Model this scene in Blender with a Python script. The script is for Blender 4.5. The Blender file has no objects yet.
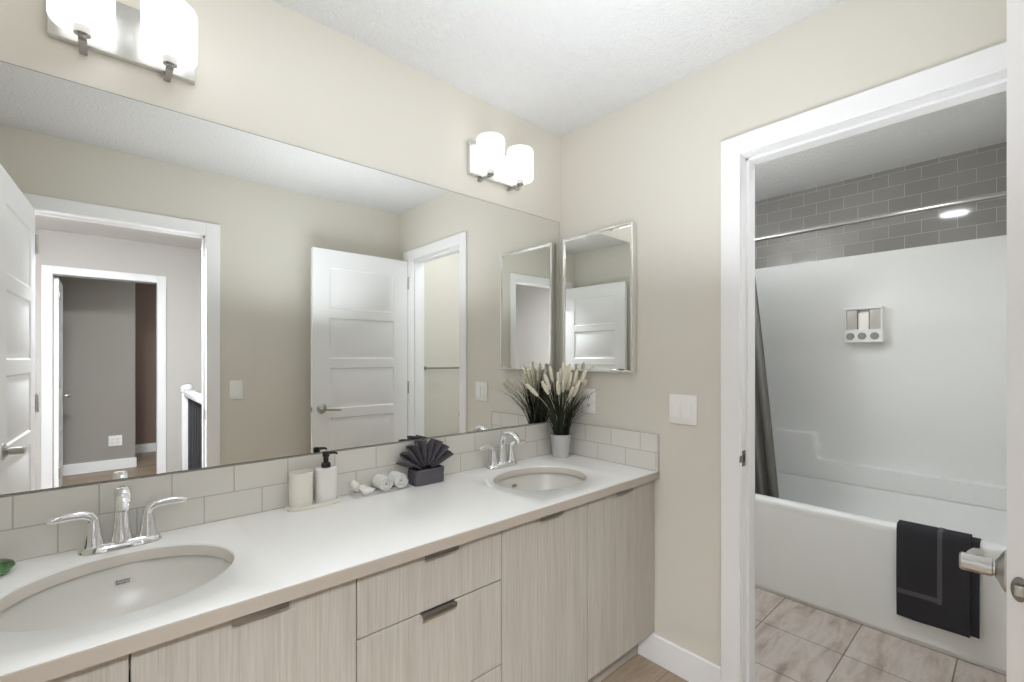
import bpy, bmesh, math, random
from mathutils import Vector, Matrix

random.seed(7)
sc = bpy.context.scene
COL = sc.collection
PI = math.pi

# ------------------------------------------------------------------ camera, world, exposure
cam_data = bpy.data.cameras.new('camera')
cam = bpy.data.objects.new('camera', cam_data)
COL.objects.link(cam)
cam_data.sensor_fit = 'HORIZONTAL'
cam_data.sensor_width = 36.0
cam_data.lens = 458.04 / 1024 * 36.0
cam_data.shift_x = -0.00794
cam_data.shift_y = 0.0160
cam_data.clip_start = 0.03
cam.location = (-1.745, -1.615, 1.302)
cam.rotation_euler = (PI / 2, 0, math.radians(47.843 - 90))
sc.camera = cam

world = bpy.data.worlds.new('world')
sc.world = world
world.use_nodes = True
world.node_tree.nodes['Background'].inputs[0].default_value = (0.8, 0.85, 0.9, 1)
world.node_tree.nodes['Background'].inputs[1].default_value = 0.3

sc.view_settings.view_transform = 'Standard'
sc.view_settings.look = 'None'
sc.view_settings.gamma = 1.0
sc.view_settings.use_curve_mapping = False
sc.view_settings.exposure = 1.55
sc.cycles.max_bounces = 14
sc.cycles.diffuse_bounces = 6
sc.cycles.glossy_bounces = 8
sc.cycles.transmission_bounces = 10
sc.cycles.sample_clamp_indirect = 6.0
sc.cycles.caustics_reflective = True
sc.cycles.caustics_refractive = False

# unseen fill light added mid-room, aimed up to bounce off the ceiling
fl = bpy.data.lights.new('bounce_fill', 'AREA')
fl.shape = 'DISK'
fl.size = 0.9
fl.spread = math.radians(150)
fl.energy = 3.1
fl.color = (0.895, 0.945, 1.0)
flo = bpy.data.objects.new('bounce_fill', fl)
COL.objects.link(flo)
flo.location = (-0.80, -0.95, 1.42)
flo.rotation_euler = (PI, 0, 0)

SHADE_E = 0.48        # frosted sconce shades
ROOM_FILL_E = 3.0        # added fill lamp of the vanity room, out of view
TUB_FILL_E = 13.5  # globe added to fill the tub room
HALL_FILL_E = 79.0  # added hall lamp, fills the vanity fronts through the entry doorway
BED_FILL_E = 19.0  # unseen lamp added to brighten the bedroom
FAN_E = 20.0

# ------------------------------------------------------------------ materials
def lin(c):
    c = c / 255.0
    return c / 12.92 if c <= 0.04045 else ((c + 0.055) / 1.055) ** 2.4

def rgb(r, g, b):
    return (lin(r), lin(g), lin(b), 1.0)

def mat(name, col, rough=0.5, metal=0.0, spec=0.5, coat=0.0):
    m = bpy.data.materials.new(name)
    m.use_nodes = True
    b = m.node_tree.nodes['Principled BSDF']
    b.inputs['Base Color'].default_value = col
    b.inputs['Roughness'].default_value = rough
    b.inputs['Metallic'].default_value = metal
    b.inputs['Specular IOR Level'].default_value = spec
    b.inputs['Coat Weight'].default_value = coat
    return m

def bsdf(m):
    return m.node_tree.nodes['Principled BSDF']

def node(m, typ, **kw):
    n = m.node_tree.nodes.new(typ)
    for k, v in kw.items():
        if k in n.inputs:
            n.inputs[k].default_value = v
        else:
            setattr(n, k, v)
    return n

def link(m, a, ao, b, bi):
    m.node_tree.links.new(a.outputs[ao], b.inputs[bi])

def coords(m, scale=(1, 1, 1), loc=(0, 0, 0), rot=(0, 0, 0)):
    tc = node(m, 'ShaderNodeTexCoord')
    mp = node(m, 'ShaderNodeMapping')
    mp.inputs['Scale'].default_value = scale
    mp.inputs['Location'].default_value = loc
    mp.inputs['Rotation'].default_value = rot
    link(m, tc, 'Object', mp, 'Vector')
    return mp

def noise_bump(m, scale, strength, dist, detail=3, stretch=(1, 1, 1)):
    mp = coords(m, stretch)
    n = node(m, 'ShaderNodeTexNoise', Scale=scale, Detail=detail)
    link(m, mp, 0, n, 'Vector')
    bp = node(m, 'ShaderNodeBump', Strength=strength, Distance=dist)
    link(m, n, 'Fac', bp, 'Height')
    link(m, bp, 0, bsdf(m), 'Normal')
    return n

def ramp(m, src, out, stops):
    r = node(m, 'ShaderNodeValToRGB')
    e = r.color_ramp.elements
    e[0].position, e[0].color = stops[0]
    e[1].position, e[1].color = stops[-1]
    for p, c in stops[1:-1]:
        x = e.new(p)
        x.color = c
    link(m, src, out, r, 'Fac')
    return r

M = {}
M['wall'] = mat('wall_paint', rgb(225, 221, 211), 0.85, spec=0.2)
noise_bump(M['wall'], 220, 0.08, 0.002)
M['hall_wall'] = mat('hall_paint', rgb(180, 176, 173), 0.85, spec=0.2)
M['bedroom_wall'] = mat('bedroom_paint', rgb(165, 160, 154), 0.9, spec=0.2)
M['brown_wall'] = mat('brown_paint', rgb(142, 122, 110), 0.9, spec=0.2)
M['ceiling'] = mat('stippled_ceiling', rgb(222, 222, 222), 0.95, spec=0.1)
noise_bump(M['ceiling'], 85, 0.6, 0.013, 3)
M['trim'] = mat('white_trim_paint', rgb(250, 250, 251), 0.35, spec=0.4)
M['trim_dimmed'] = mat('white_trim_dimmed', rgb(214, 214, 216), 0.4, spec=0.3)  # same white trim, colour darkened to offset the strong hall light
M['door'] = mat('white_door_paint', rgb(250, 250, 251), 0.4, spec=0.4)
M['counter'] = mat('white_quartz', rgb(244, 243, 240), 0.14, spec=0.5)
M['edge'] = mat('counter_edge', rgb(178, 168, 155), 0.45)
M['porcelain'] = mat('porcelain', rgb(214, 211, 204), 0.3, spec=0.5)
M['sink_rim'] = mat('sink_rim_glaze', rgb(214, 207, 198), 0.25)
M['acrylic'] = mat('tub_acrylic', rgb(238, 239, 238), 0.45, spec=0.3)
M['chrome'] = mat('chrome', (0.86, 0.87, 0.88, 1), 0.07, 1.0)
M['nickel'] = mat('brushed_nickel', (0.55, 0.54, 0.52, 1), 0.28, 1.0)
M['rod'] = mat('rod_metal', (0.42, 0.415, 0.41, 1), 0.22, 1.0)
M['satin'] = mat('satin_plate', (0.72, 0.72, 0.70, 1), 0.3, 1.0)
M['bright_frame'] = mat('bright_frame', (0.86, 0.86, 0.85, 1), 0.22, 1.0)
M['mirror'] = mat('mirror_silver', (0.83, 0.84, 0.82, 1), 0.0, 1.0)
M['mirror_edge'] = mat('mirror_edge', rgb(110, 115, 112), 0.3)
M['white_plastic'] = mat('white_plastic', rgb(250, 249, 246), 0.35)
M['ceramic'] = mat('cream_ceramic', rgb(236, 233, 222), 0.3)
M['bottle'] = mat('white_bottle', rgb(238, 236, 232), 0.3)
M['black'] = mat('black_plastic', rgb(22, 22, 23), 0.35)
M['dark'] = mat('dark_slot', rgb(30, 28, 26), 0.6)
M['mark'] = mat('grey_ink', rgb(70, 70, 68), 0.5)
M['handle'] = mat('pull_metal', (0.25, 0.235, 0.22, 1), 0.35, 1.0)
M['soil'] = mat('soil', rgb(40, 34, 28), 0.95)
M['pot'] = mat('pot_metal', rgb(214, 215, 216), 0.3, 0.85)
M['plume'] = mat('cream_plume', rgb(248, 243, 224), 0.9, spec=0.1)
M['white_towel'] = mat('white_terry', rgb(240, 239, 236), 0.95, spec=0.1)
noise_bump(M['white_towel'], 600, 0.5, 0.003)
M['grey_towel'] = mat('grey_terry', rgb(104, 101, 107), 0.95, spec=0.1)
noise_bump(M['grey_towel'], 600, 0.6, 0.003)
M['char_towel'] = mat('charcoal_terry', rgb(61, 60, 64), 0.95, spec=0.1)
noise_bump(M['char_towel'], 450, 0.8, 0.004)
M['char_band'] = mat('charcoal_woven_band', rgb(90, 89, 94), 0.8, spec=0.2)
M['curtain'] = mat('curtain_cloth', rgb(112, 110, 107), 0.85, spec=0.2)
M['shell'] = mat('shell', rgb(244, 241, 234), 0.5)
noise_bump(M['shell'], 120, 0.5, 0.004)
M['baluster'] = mat('black_iron', rgb(45, 46, 50), 0.5)
M['button'] = mat('grey_button', rgb(150, 151, 152), 0.35)
M['clear_bin'] = mat('smoky_chamber', rgb(196, 193, 188), 0.25)

# clear acrylic
m = mat('clear_acrylic', (0.96, 0.97, 0.97, 1), 0.02)
bsdf(m).inputs['Alpha'].default_value = 0.16
M['clear'] = m

# glossy green glass
m = mat('green_glass', rgb(40, 92, 45), 0.06)
n = noise_bump(m, 40, 0.3, 0.01)
r = ramp(m, n, 'Fac', [(0.35, rgb(22, 55, 24)), (0.65, rgb(88, 140, 78))])
link(m, r, 0, bsdf(m), 'Base Color')
M['green'] = m

# grass blades
m = mat('grass_blade', rgb(62, 70, 42), 0.55)
mp = coords(m, (30, 30, 3))
n = node(m, 'ShaderNodeTexNoise', Scale=1.0, Detail=2)
link(m, mp, 0, n, 'Vector')
r = ramp(m, n, 'Fac', [(0.3, rgb(22, 28, 18)), (0.62, rgb(58, 64, 40)), (0.85, rgb(112, 102, 66))])
link(m, r, 0, bsdf(m), 'Base Color')
M['grass'] = m

# lamp glass (gives off light)
def glow(name, strength, col=(1, 0.985, 0.97, 1)):
    m = mat(name, (0.32, 0.32, 0.315, 1), 0.35)
    bsdf(m).inputs['Emission Color'].default_value = col
    bsdf(m).inputs['Emission Strength'].default_value = strength
    return m
M['shade'] = glow('frosted_shade', SHADE_E)
M['fill_room'] = glow('fill_dome_room', ROOM_FILL_E, (0.895, 0.945, 1.0, 1))
M['fill_tub'] = glow('fill_globe_tub', TUB_FILL_E, (0.895, 0.945, 1.0, 1))
M['dome_fan'] = glow('fan_light_lens', FAN_E, (0.9, 0.95, 1.0, 1))
M['fill_hall'] = glow('fill_dome_hall', HALL_FILL_E, (0.895, 0.945, 1.0, 1))
M['fill_bed'] = glow('fill_dome_bedroom', BED_FILL_E, (0.895, 0.945, 1.0, 1))

# vertical grained laminate of the vanity
m = mat('vanity_laminate', rgb(196, 186, 174), 0.5, spec=0.3)
mp = coords(m, (190, 190, 5))
n = node(m, 'ShaderNodeTexNoise', Scale=1.0, Detail=4, Roughness=0.65)
link(m, mp, 0, n, 'Vector')
mp2 = coords(m, (28, 28, 1.2))
n2 = node(m, 'ShaderNodeTexNoise', Scale=1.0, Detail=3)
link(m, mp2, 0, n2, 'Vector')
r = ramp(m, n, 'Fac', [(0.25, rgb(170, 162, 151)), (0.75, rgb(194, 188, 179))])
r2 = ramp(m, n2, 'Fac', [(0.3, (0.9, 0.89, 0.88, 1)), (0.7, (1, 1, 1, 1))])
mx = node(m, 'ShaderNodeMix', data_type='RGBA', blend_type='MULTIPLY')
mx.inputs[0].default_value = 1.0
m.node_tree.links.new(r.outputs[0], mx.inputs[6])
m.node_tree.links.new(r2.outputs[0], mx.inputs[7])
m.node_tree.links.new(mx.outputs[2], bsdf(m).inputs['Base Color'])
M['laminate'] = m

# tiles: u along the wall, v up
def tile_mat(name, axis, u0, v0, w, h, c1, c2, mortar, rough, msize=0.0016, freq=2, bump=0.5):
    m = mat(name, c1, rough)
    tc = node(m, 'ShaderNodeTexCoord')
    sx = node(m, 'ShaderNodeSeparateXYZ')
    cx = node(m, 'ShaderNodeCombineXYZ')
    link(m, tc, 'Object', sx, 0)
    au = node(m, 'ShaderNodeMath', operation='SUBTRACT')
    au.inputs[1].default_value = u0
    av = node(m, 'ShaderNodeMath', operation='SUBTRACT')
    av.inputs[1].default_value = v0
    ua, va = {'x': ('X', 'Z'), 'y': ('Y', 'Z'), 'f': ('X', 'Y')}[axis]
    link(m, sx, ua, au, 0)
    link(m, sx, va, av, 0)
    link(m, au, 0, cx, 0)
    link(m, av, 0, cx, 1)
    b = node(m, 'ShaderNodeTexBrick')
    b.offset = 0.5 if freq == 2 else 0.0
    b.offset_frequency = 2
    b.squash = 1.0
    b.inputs['Scale'].default_value = 1.0
    b.inputs['Brick Width'].default_value = w
    b.inputs['Row Height'].default_value = h
    b.inputs['Mortar Size'].default_value = msize
    b.inputs['Mortar Smooth'].default_value = 0.2
    b.inputs['Bias'].default_value = 0.0
    b.inputs['Color1'].default_value = c1
    b.inputs['Color2'].default_value = c2
    b.inputs['Mortar'].default_value = mortar
    link(m, cx, 0, b, 'Vector')
    link(m, b, 'Color', bsdf(m), 'Base Color')
    inv = node(m, 'ShaderNodeMath', operation='SUBTRACT')
    inv.inputs[0].default_value = 1.0
    link(m, b, 'Fac', inv, 1)
    bp = node(m, 'ShaderNodeBump', Strength=bump, Distance=0.002)
    link(m, inv, 0, bp, 'Height')
    link(m, bp, 0, bsdf(m), 'Normal')
    m['brick'] = b.name
    return m
g1, g2, gm = rgb(224, 221, 213), rgb(229, 226, 219), rgb(190, 187, 180)
M['splash_x'] = tile_mat('splash_tile_long', 'x', -1.757, 0.818, 0.15, 0.0787, g1, g2, gm, 0.16)
M['splash_y'] = tile_mat('splash_tile_short', 'y', -0.172, 0.818, 0.155, 0.0787, g1, g2, gm, 0.16)
t1, t2, tm = rgb(131, 128, 125), rgb(141, 138, 135), rgb(176, 174, 171)
M['tub_tile_y'] = tile_mat('tub_tile_back', 'y', -1.358, 1.948, 0.152, 0.0775, t1, t2, tm, 0.07, 0.0018)
M['tub_tile_x'] = tile_mat('tub_tile_side', 'x', 1.78, 1.948, 0.152, 0.0775, t1, t2, tm, 0.07, 0.0018)

# stone look floor tile of the tub room
m = tile_mat('stone_floor_tile', 'f', 0.65, -1.078, 0.335, 0.338, rgb(198, 188, 178), rgb(206, 198, 190), rgb(120, 108, 96), 0.4, 0.0028, 1, 0.4)
br = m.node_tree.nodes[m['brick']]
mp = coords(m, (1, 4.5, 1), rot=(0, 0, 0.9))
n = node(m, 'ShaderNodeTexNoise', Scale=4.0, Detail=9, Roughness=0.62, Distortion=0.5)
link(m, mp, 0, n, 'Vector')
r = ramp(m, n, 'Fac', [(0.25, rgb(138, 124, 112)), (0.42, rgb(184, 173, 165)), (0.58, rgb(204, 197, 192)), (0.8, rgb(158, 145, 135))])
mx = node(m, 'ShaderNodeMix', data_type='RGBA', blend_type='MULTIPLY')
mx.inputs[0].default_value = 1.0
m.node_tree.links.new(br.outputs['Color'], mx.inputs[6])
m.node_tree.links.new(r.outputs[0], mx.inputs[7])
m.node_tree.links.new(mx.outputs[2], bsdf(m).inputs['Base Color'])
br.inputs['Color1'].default_value = (0.98, 0.96, 0.94, 1)
br.inputs['Color2'].default_value = (0.88, 0.85, 0.83, 1)
br.inputs['Mortar'].default_value = (0.33, 0.29, 0.25, 1)
M['stone'] = m

# wood look plank floor
m = tile_mat('wood_plank', 'f', 0.1, -0.62, 1.1, 0.15, rgb(176, 158, 138), rgb(156, 138, 118), rgb(96, 82, 68), 0.45, 0.0012, 2, 0.25)
br = m.node_tree.nodes[m['brick']]
mp = coords(m, (3, 26, 1))
n = node(m, 'ShaderNodeTexNoise', Scale=2.4, Detail=6, Roughness=0.6, Distortion=0.6)
link(m, mp, 0, n, 'Vector')
r = ramp(m, n, 'Fac', [(0.3, (0.72, 0.68, 0.64, 1)), (0.65, (1, 1, 1, 1))])
mx = node(m, 'ShaderNodeMix', data_type='RGBA', blend_type='MULTIPLY')
mx.inputs[0].default_value = 1.0
m.node_tree.links.new(br.outputs['Color'], mx.inputs[6])
m.node_tree.links.new(r.outputs[0], mx.inputs[7])
m.node_tree.links.new(mx.outputs[2], bsdf(m).inputs['Base Color'])
M['wood'] = m

# ------------------------------------------------------------------ mesh helpers
class MB:
    def __init__(self):
        self.bm = bmesh.new()

    def merge(self, t):
        me = bpy.data.meshes.new('tmp')
        t.to_mesh(me)
        t.free()
        self.bm.from_mesh(me)
        bpy.data.meshes.remove(me)

    def box(self, x0, x1, y0, y1, z0, z1, bev=0.0, seg=2):
        t = bmesh.new()
        v = [t.verts.new(p) for p in ((x0, y0, z0), (x1, y0, z0), (x1, y1, z0), (x0, y1, z0),
                                      (x0, y0, z1), (x1, y0, z1), (x1, y1, z1), (x0, y1, z1))]
        for f in ((0, 3, 2, 1), (4, 5, 6, 7), (0, 1, 5, 4), (1, 2, 6, 5), (2, 3, 7, 6), (3, 0, 4, 7)):
            t.faces.new([v[i] for i in f])
        if bev > 0:
            bmesh.ops.bevel(t, geom=t.edges[:], offset=bev, segments=seg, affect='EDGES', profile=0.5)
        self.merge(t)
        return self

    def loft(self, loops, cap0=True, cap1=True, closed=True):
        t = self.bm
        rows = [[t.verts.new(p) for p in l] for l in loops]
        n = len(rows[0])
        for a, b in zip(rows, rows[1:]):
            for i in range(n if closed else n - 1):
                j = (i + 1) % n
                try:
                    t.faces.new((a[i], a[j], b[j], b[i]))
                except ValueError:
                    pass
        if cap0:
            t.faces.new(list(reversed(rows[0])))
        if cap1:
            t.faces.new(rows[-1])
        return self

    def lathe(self, prof, c=(0, 0, 0), axis='z', n=32, sx=1.0, sy=1.0, cap0=True, cap1=True):
        loops = []
        for r, h in prof:
            l = []
            for k in range(n):
                a = 2 * PI * k / n
                p, q = r * math.cos(a) * sx, r * math.sin(a) * sy
                if axis == 'z':
                    l.append((c[0] + p, c[1] + q, c[2] + h))
                elif axis == 'y':
                    l.append((c[0] + p, c[1] + h, c[2] + q))
                else:
                    l.append((c[0] + h, c[1] + p, c[2] + q))
            loops.append(l)
        return self.loft(loops, cap0, cap1)

    def tube(self, pts, rad, n=14, cap=True):
        """sweep a circle/ellipse; rad items: r or (r_side, r_up)"""
        pts = [Vector(p) for p in pts]
        if not isinstance(rad, (list, tuple)) or len(rad) != len(pts):
            rad = [rad] * len(pts)
        tans = []
        for i in range(len(pts)):
            a = pts[max(0, i - 1)]
            b = pts[min(len(pts) - 1, i + 1)]
            tans.append((b - a).normalized())
        up = Vector((0, 0, 1)) if abs(tans[0].z) < 0.9 else Vector((0, 1, 0))
        nrm = (up - tans[0] * up.dot(tans[0])).normalized()
        loops = []
        for i, p in enumerate(pts):
            nrm = (nrm - tans[i] * nrm.dot(tans[i])).normalized()
            side = tans[i].cross(nrm)
            r = rad[i]
            rs, ru = r if isinstance(r, (list, tuple)) else (r, r)
            loops.append([p + side * (rs * math.cos(2 * PI * k / n)) + nrm * (ru * math.sin(2 * PI * k / n)) for k in range(n)])
        return self.loft(loops, cap, cap)

    def prism(self, poly, axis, a, b, bev=0.0, seg=3):
        """extrude a polygon given in the other two axes from a to b along axis"""
        t = bmesh.new()
        def P(p, h):
            return {'x': (h, p[0], p[1]), 'y': (p[0], h, p[1]), 'z': (p[0], p[1], h)}[axis]
        lo = [t.verts.new(P(p, a)) for p in poly]
        hi = [t.verts.new(P(p, b)) for p in poly]
        n = len(poly)
        for i in range(n):
            t.faces.new((lo[i], lo[(i + 1) % n], hi[(i + 1) % n], hi[i]))
        t.faces.new(list(reversed(lo)))
        top = t.faces.new(hi)
        if bev > 0:
            ed = list({e for e in top.edges})
            bmesh.ops.bevel(t, geom=ed, offset=bev, segments=seg, affect='EDGES', profile=0.5)
        self.merge(t)
        return self

    def xform(self, mx):
        self.bm.transform(mx)
        return self


def obj(name, mb, m, parent=None, smooth=True, angle=38, label=None):
    bm = mb.bm
    bmesh.ops.recalc_face_normals(bm, faces=bm.faces[:])
    if smooth:
        lim = math.radians(angle)
        for f in bm.faces:
            f.smooth = True
        for e in bm.edges:
            if len(e.link_faces) == 2:
                e.smooth = e.calc_face_angle(0) < lim
            else:
                e.smooth = False
    me = bpy.data.meshes.new(name)
    bm.to_mesh(me)
    bm.free()
    me.materials.append(m)
    o = bpy.data.objects.new(name, me)
    COL.objects.link(o)
    if parent is not None:
        o.parent = parent
    if label:
        o['label'] = label
    return o

def tag(o, label, cat, group=None, kind=None):
    o['label'] = label
    o['category'] = cat
    if group:
        o['group'] = group
    if kind:
        o['kind'] = kind
    return o

def thing(name, label, cat, loc=(0, 0, 0), rotz=0.0, group=None, kind=None):
    o = bpy.data.objects.new(name, None)
    o.empty_display_size = 0.05
    COL.objects.link(o)
    o.location = loc
    o.rotation_euler = (0, 0, rotz)
    return tag(o, label, cat, group, kind)

def struct(name, mb, m, label, cat, smooth=False):
    return tag(obj(name, mb, m, None, smooth), label, cat, kind='structure')

def copy_thing(root, loc, rotz=None, label=None):
    r = root.copy()
    COL.objects.link(r)
    r.location = loc
    if rotz is not None:
        r.rotation_euler = (0, 0, rotz)
    if label:
        r['label'] = label
    for ch in list(root.children):
        c = ch.copy()
        COL.objects.link(c)
        c.parent = r
        for g in list(ch.children):
            d = g.copy()
            COL.objects.link(d)
            d.parent = c
    return r

# ------------------------------------------------------------------ dimensions
H = 2.44            # ceiling
YO = -1.757         # opposite wall
XL = -2.16          # left wall
WT = 0.115          # wall thickness
ZT = 0.818          # counter top
DH = 2.05           # door head
T0, T1 = -0.908, -1.598      # tub doorway, along y
E0, E1 = -2.04, -1.29        # entry doorway, along x
HY = -4.25                   # far hall wall face
B0, B1 = -2.095, -1.36       # bedroom doorway
XB = 1.78                    # tub back wall
TA = 0.985                   # tub apron

# ------------------------------------------------------------------ shell
struct('floor', MB().box(XL - 0.1, 0.06, YO - 0.06, 0.1, -0.05, 0.0), M['wood'], 'greyish brown wood plank floor in front of the vanity', 'floor')
struct('floor_tub', MB().box(0.06, XB + 0.1, YO - 0.1, 0.1, -0.05, 0.0), M['stone'], 'square beige stone look floor tiles beside the bathtub', 'floor')
struct('floor_hall', MB().box(-3.3, 1.6, -7.0, YO - 0.06, -0.05, 0.0), M['wood'], 'brown wood floor beyond the entry doorway, seen in the mirror', 'floor')
struct('ceiling', MB().box(XL - 0.1, 0.06, YO - 0.06, 0.1, H, H + 0.05), M['ceiling'], 'white stippled ceiling above the vanity', 'ceiling')
struct('ceiling_tub', MB().box(0.06, XB + 0.1, YO - 0.1, 0.1, H, H + 0.05), M['ceiling'], 'white ceiling seen through the doorway above the grey tub tiles', 'ceiling')
struct('ceiling_hall', MB().box(-3.3, 1.6, -7.0, YO - 0.06, H, H + 0.05), M['ceiling'], 'white hall ceiling seen in the mirror through the entry doorway', 'ceiling')

struct('wall_back', MB().box(XL, 0.0, 0.0, 0.1, 0, H), M['wall'], 'pale beige wall carrying the wide mirror and both sconces', 'wall')
b = MB()
b.box(0, WT, T0 + 0.02, 0.1, 0, H).box(0, WT, YO, T1 - 0.02, 0, H).box(0, WT, T1 - 0.02, T0 + 0.02, DH + 0.02, H)
struct('wall_right', b, M['wall'], 'beige wall with the small framed mirror and the doorway to the tub', 'wall')
b = MB()
b.box(XL, E0 - 0.02, YO - WT, YO, 0, H).box(E1 + 0.02, 0.115, YO - WT, YO, 0, H).box(E0 - 0.02, E1 + 0.02, YO - WT, YO, DH + 0.02, H)
struct('wall_front', b, M['wall'], 'beige wall with the entry doorway, seen reflected in the wide mirror', 'wall')
struct('wall_left', MB().box(XL - 0.1, XL, YO - WT, 0.1, 0, H), M['wall'], 'beige side wall behind the open entry door', 'wall')
# tub room
struct('wall_tub_back', MB().box(XB + 0.012, XB + 0.1, YO - 0.1, 0.1, 0, H), M['acrylic'], 'wall behind the white tub surround', 'wall')
struct('wall_tub_left', MB().box(WT, XB + 0.012, 0.0, 0.1, 0, H), M['wall'], 'side wall of the tub room behind the dark curtain', 'wall')
struct('wall_tub_right', MB().box(WT, XB + 0.012, YO - 0.1, YO, 0, H), M['wall'], 'tub room wall carrying the towel bar, seen in the mirror', 'wall')
# hall and bedroom
b = MB()
b.box(-3.3, B0 - 0.02, HY - WT, HY, 0, H).box(B1 + 0.02, 1.6, HY - WT, HY, 0, H).box(B0 - 0.02, B1 + 0.02, HY - WT, HY, DH + 0.02, H)
struct('wall_hall', b, M['hall_wall'], 'light grey far hall wall around the bedroom doorway, seen in the mirror', 'wall')
b = MB()
b.box(-3.4, -3.3, -7.0, YO - WT, 0, H).box(1.6, 1.7, -7.0, YO, 0, H).box(WT, 1.6, YO - WT - 0.06, YO - WT, 0, H).box(-3.3, XL, YO - WT - 0.06, YO - WT, 0, H)
struct('wall_hall_side', b, M['hall_wall'], 'light grey side walls of the hall', 'wall')
struct('wall_bedroom', MB().box(-3.3, -1.482, -5.6, -5.5, 0, H), M['bedroom_wall'], 'grey bedroom wall with an outlet, seen through two doorways in the mirror', 'wall')
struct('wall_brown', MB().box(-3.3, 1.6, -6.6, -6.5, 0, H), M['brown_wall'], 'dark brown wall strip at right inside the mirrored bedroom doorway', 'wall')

# ------------------------------------------------------------------ door frames
CW, CT = 0.072, 0.014
def frame_x(o0, o1, y_in, y_out, bev=0.003, near=True, far=True):
    """casing and jamb of an opening along x in a wall between y_out (lower) and y_in (upper)"""
    b = MB()
    for on, (ya, yb) in ((near, (y_in, y_in + CT)), (far, (y_out - CT, y_out))):
        if not on:
            continue
        b.box(o0 - CW, o0, ya, yb, 0, DH + CW, bev)
        b.box(o1, o1 + CW, ya, yb, 0, DH + CW, bev)
        b.box(o0, o1, ya, yb, DH, DH + CW, bev)
    b.box(o0 - 0.02, o0, y_out, y_in, 0, DH + 0.02)
    b.box(o1, o1 + 0.02, y_out, y_in, 0, DH + 0.02)
    b.box(o0, o1, y_out, y_in, DH, DH + 0.02)
    return b

b = frame_x(E0, E1, YO, YO - WT)
s0, s1 = YO - 0.075, YO - 0.040
b.box(E0, E0 + 0.011, s0, s1, 0, DH).box(E1 - 0.011, E1, s0, s1, 0, DH).box(E0, E1, s0, s1, DH - 0.011, DH)
f = struct('trim_1', b, M['trim'], 'white door casing of the entry doorway, seen in the wide mirror', 'door frame')
obj('strike_plate', MB().box(E1 - 0.002, E1, YO - 0.034, YO - 0.004, 0.92, 0.98, 0.0008), M['nickel'], f)

b = frame_x(B0, B1, HY, HY - WT)
struct('trim_2', b, M['trim_dimmed'], 'white door casing of the bedroom doorway across the hall, in the mirror', 'door frame')

# tub doorway (opening along y)
b = MB()
for xa, xb in ((-CT, 0.0), (WT, WT + CT)):
    b.box(xa, xb, T0, T0 + CW, 0, DH + CW, 0.003)
    b.box(xa, xb, T1 - CW, T1, 0, DH + CW, 0.003)
    b.box(xa, xb, T1, T0, DH, DH + CW, 0.003)
b.box(0, WT, T0, T0 + 0.02, 0, DH + 0.02)
b.box(0, WT, T1 - 0.02, T1, 0, DH + 0.02)
b.box(0, WT, T1, T0, DH, DH + 0.02)
s0, s1 = 0.040, 0.075
b.box(s0, s1, T0 - 0.011, T0, 0, DH, 0.002).box(s0, s1, T1, T1 + 0.011, 0, DH, 0.002).box(s0, s1, T1, T0, DH - 0.011, DH, 0.002)
f = struct('trim_3', b, M['trim'], 'white door casing around the doorway to the bathtub', 'door frame')
b = MB().box(0.006, 0.034, T0 - 0.0018, T0 + 0.001, 0.897, 0.955, 0.0006)
b.box(-0.0155, 0.010, T0 - 0.0018, T0 + 0.001, 0.914, 0.938, 0.0006)
sp = obj('strike_plate', b, M['handle'], f)
obj('strike_hole', MB().box(0.013, 0.026, T0 - 0.0024, T0 - 0.0014, 0.912, 0.940), M['dark'], sp)

# baseboards
def baseboard(name, x0, x1, y0, y1, lab):
    struct(name, MB().box(x0, x1, y0, y1, 0, 0.118, 0.003), M['trim'], lab, 'baseboard')
baseboard('baseboard_right', -0.012, 0.0, T0 + CW + 0.001, -0.47, 'white baseboard between the vanity toe kick and the tub doorway casing')
baseboard('baseboard_front', E1 + CW + 0.001, -0.002, YO, YO + 0.012, 'white baseboard under the mirrored light switch')
baseboard('baseboard_bedroom', -3.3, -1.47, -5.5, -5.488, 'white baseboard at the foot of the grey bedroom wall, in the mirror')
baseboard('baseboard_brown', -1.482, 1.5, -6.5, -6.488, 'white baseboard under the brown wall strip, in the mirror')
baseboard('baseboard_hall', B1 + CW + 0.001, 1.5, HY, HY + 0.012, 'white baseboard along the far hall wall')

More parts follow.
